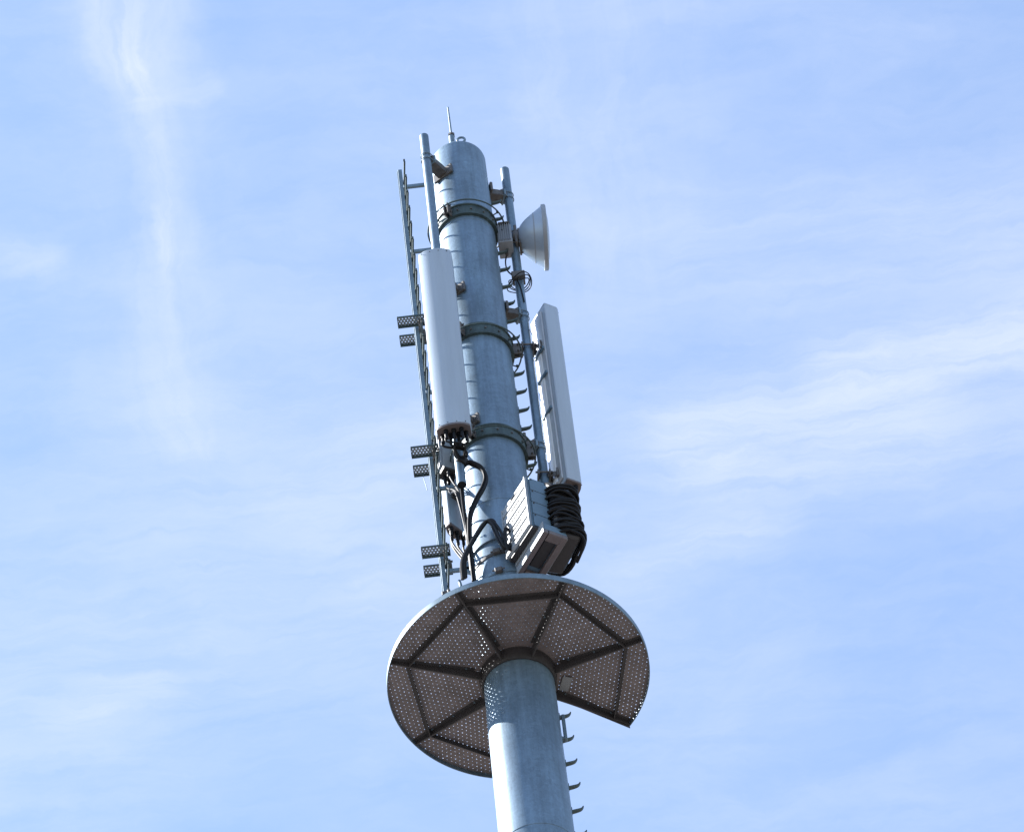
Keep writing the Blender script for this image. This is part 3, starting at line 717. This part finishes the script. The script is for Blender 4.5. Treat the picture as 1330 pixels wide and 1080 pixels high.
# jumpers of the front panel: each runs to the knot, round the bend and down the pole
knot = Vector((-.30, -.46, 2.76))
con = P1[4]
for i, p in enumerate(con):
    s = (i-3)/3.0; k = knot + Vector((.030*s, .025*math.sin(i*2.3), .03*math.cos(i*1.9)))
    bm = BM(); bow = Vector((.05*s + (.06 if i > 3 else -.03), -.02 - .02*(i % 3), 0))
    pts = [p + Z*.05, p - Z*.05, (p+k)/2 + bow - Z*.01, k]
    if i % 2 == 0 or i == 5:
        o = Vector((.012*s, -.018*math.cos(i*1.3), .014*math.sin(i*2.0)))
        pts += [Vector((-.215, -.45, 2.745))+o, Vector((-.12, -.42, 2.68))+o, Vector((-.09, -.40, 2.55))+o, Vector((-.125, -.385, 2.42))+o, Vector((-.205, -.36, 2.27))+o, Vector((-.275, -.34, 2.08))+o, Vector((-.30, -.32, 1.86))+o, Vector((-.31, -.28, 1.60))+o, Vector((-.31, -.24, 1.2))+o]
    else:
        pts += [k + Vector((-.02, .03, -.06)), Vector((-.35+.01*i, -.40, 2.55)), Vector((-.345+.006*i, -.36, 2.2)), Vector((-.33, -.30, 1.85)), Vector((-.33, -.22, 1.4))]
    tube(bm, spline(pts, 7), (.0118, .0098, .0130, .0110, .0122, .0105, .0126)[i], 7)
    single('jumper_cable', bm, 'rubber', 'black jumper cable, '+ORD[i]+' of seven under the front panel antenna', 'cable', tuple(p - Z*.3), 'jumper cables of the front panel antenna')
bm = BM()
lathe(bm, [(.03, -.05), (.055, -.035), (.062, 0), (.055, .035), (.03, .05)], knot, Vector((.5, 0, 1)), 14)
single('cable_tie_wrap', bm, 'rubber', 'black tape wrap holding the cable knot under the front panel antenna', 'cable wrap', tuple(knot))
# feeder bundle looping over in front of the pole foot
for i in range(7):
    a = 2*math.pi*i/6; o = Vector((.020*math.cos(a), .02*math.sin(a), .022*math.sin(a+.6))) if i < 6 else Vector((0, 0, 0))
    w_ = .03*(i-3)/3
    pts = [Vector((-.40, -.34, 1.15)), Vector((-.385, -.40, 1.35)), Vector((-.285, -.42, 1.58)), Vector((-.19, -.43, 1.76)), Vector((-.125, -.44, 1.84)), Vector((-.075, -.45, 1.80)), Vector((-.045+w_, -.46, 1.66)), Vector((-.015+w_, -.47, 1.50)), Vector((.03+w_*.6, -.45, 1.40)), Vector((.08, -.43, 1.44+.03*i/6))]
    bm = BM(); tube(bm, spline([q + o for q in pts], 7), .0140, 7)
    single('feeder_cable', bm, 'rubber', 'black feeder cable, '+ORD[i]+' in the bent bundle at the pole foot', 'cable', (-.40, -.34, 1.15), 'feeder bundle at the pole foot')
for i in range(3):
    bm = BM(); c_ = Vector((.055+.008*i, -.47, 1.50)); 
    tube(bm, [c_ + Vector((.035*math.cos(a)*(1+.1*i), .02*math.cos(a), .17*math.sin(a)*(1-.12*i))) for a in [2*math.pi*k/24 for k in range(24)]], .0105, 7, True)
    single('cable_loop', bm, 'rubber', ('tallest', 'middle', 'smallest')[i]+' upright black cable loop beside the louvred cabinet', 'cable', (.055, -.47, 1.33), 'loops beside the louvred cabinet')
# tails under the half hidden panel
for i, p in enumerate(P3[4]):
    bm = BM(); tube(bm, spline([p + Z*.03, p - Z*.12, p + Vector((.10, -.05, -.42)), Vector((-.33, .10, 2.0+.03*i)), Vector((-.32, .02, 1.4))], 7), .011, 7)
    single('jumper_cable', bm, 'rubber', 'black jumper cable, '+ORD[i]+' below the half-hidden rear panel antenna', 'cable', tuple(p - Z*.3), 'jumper cables of the rear panel antenna')
# loose wire
bm = BM(); tube(bm, spline([(-.70, .20, 3.55), (-.695, .19, 3.40), (-.68, .18, 3.27), (-.672, .17, 3.18)], 6), .0035, 5)
single('loose_wire', bm, 'steel', 'thin loose wire hanging from the middle lower foot plate', 'wire', (-.70, .20, 3.18))
bm = BM(); tube(bm, spline([(.515, .06, 5.45), (.56, .05, 5.25), (.60, .02, 5.12), (.565, .03, 5.0), (.52, .05, 4.9)], 6), .005, 5)
single('earth_wire', bm, 'alu', 'thin wire bowing between the right pipe and the right panel antenna', 'wire', (.515, .06, 4.9))

# the right pipe's small fittings sit a little behind the pole's axis, like the pipe
for o in list(COL.objects):
    if o.parent is None and (o.get('group') == 'slack loops under the dish' or o.name in ('microwave_dish', 'pipe_junction_clamp', 'dish_cable', 'earth_wire')):
        o.location += Vector((.002, .065, .085))
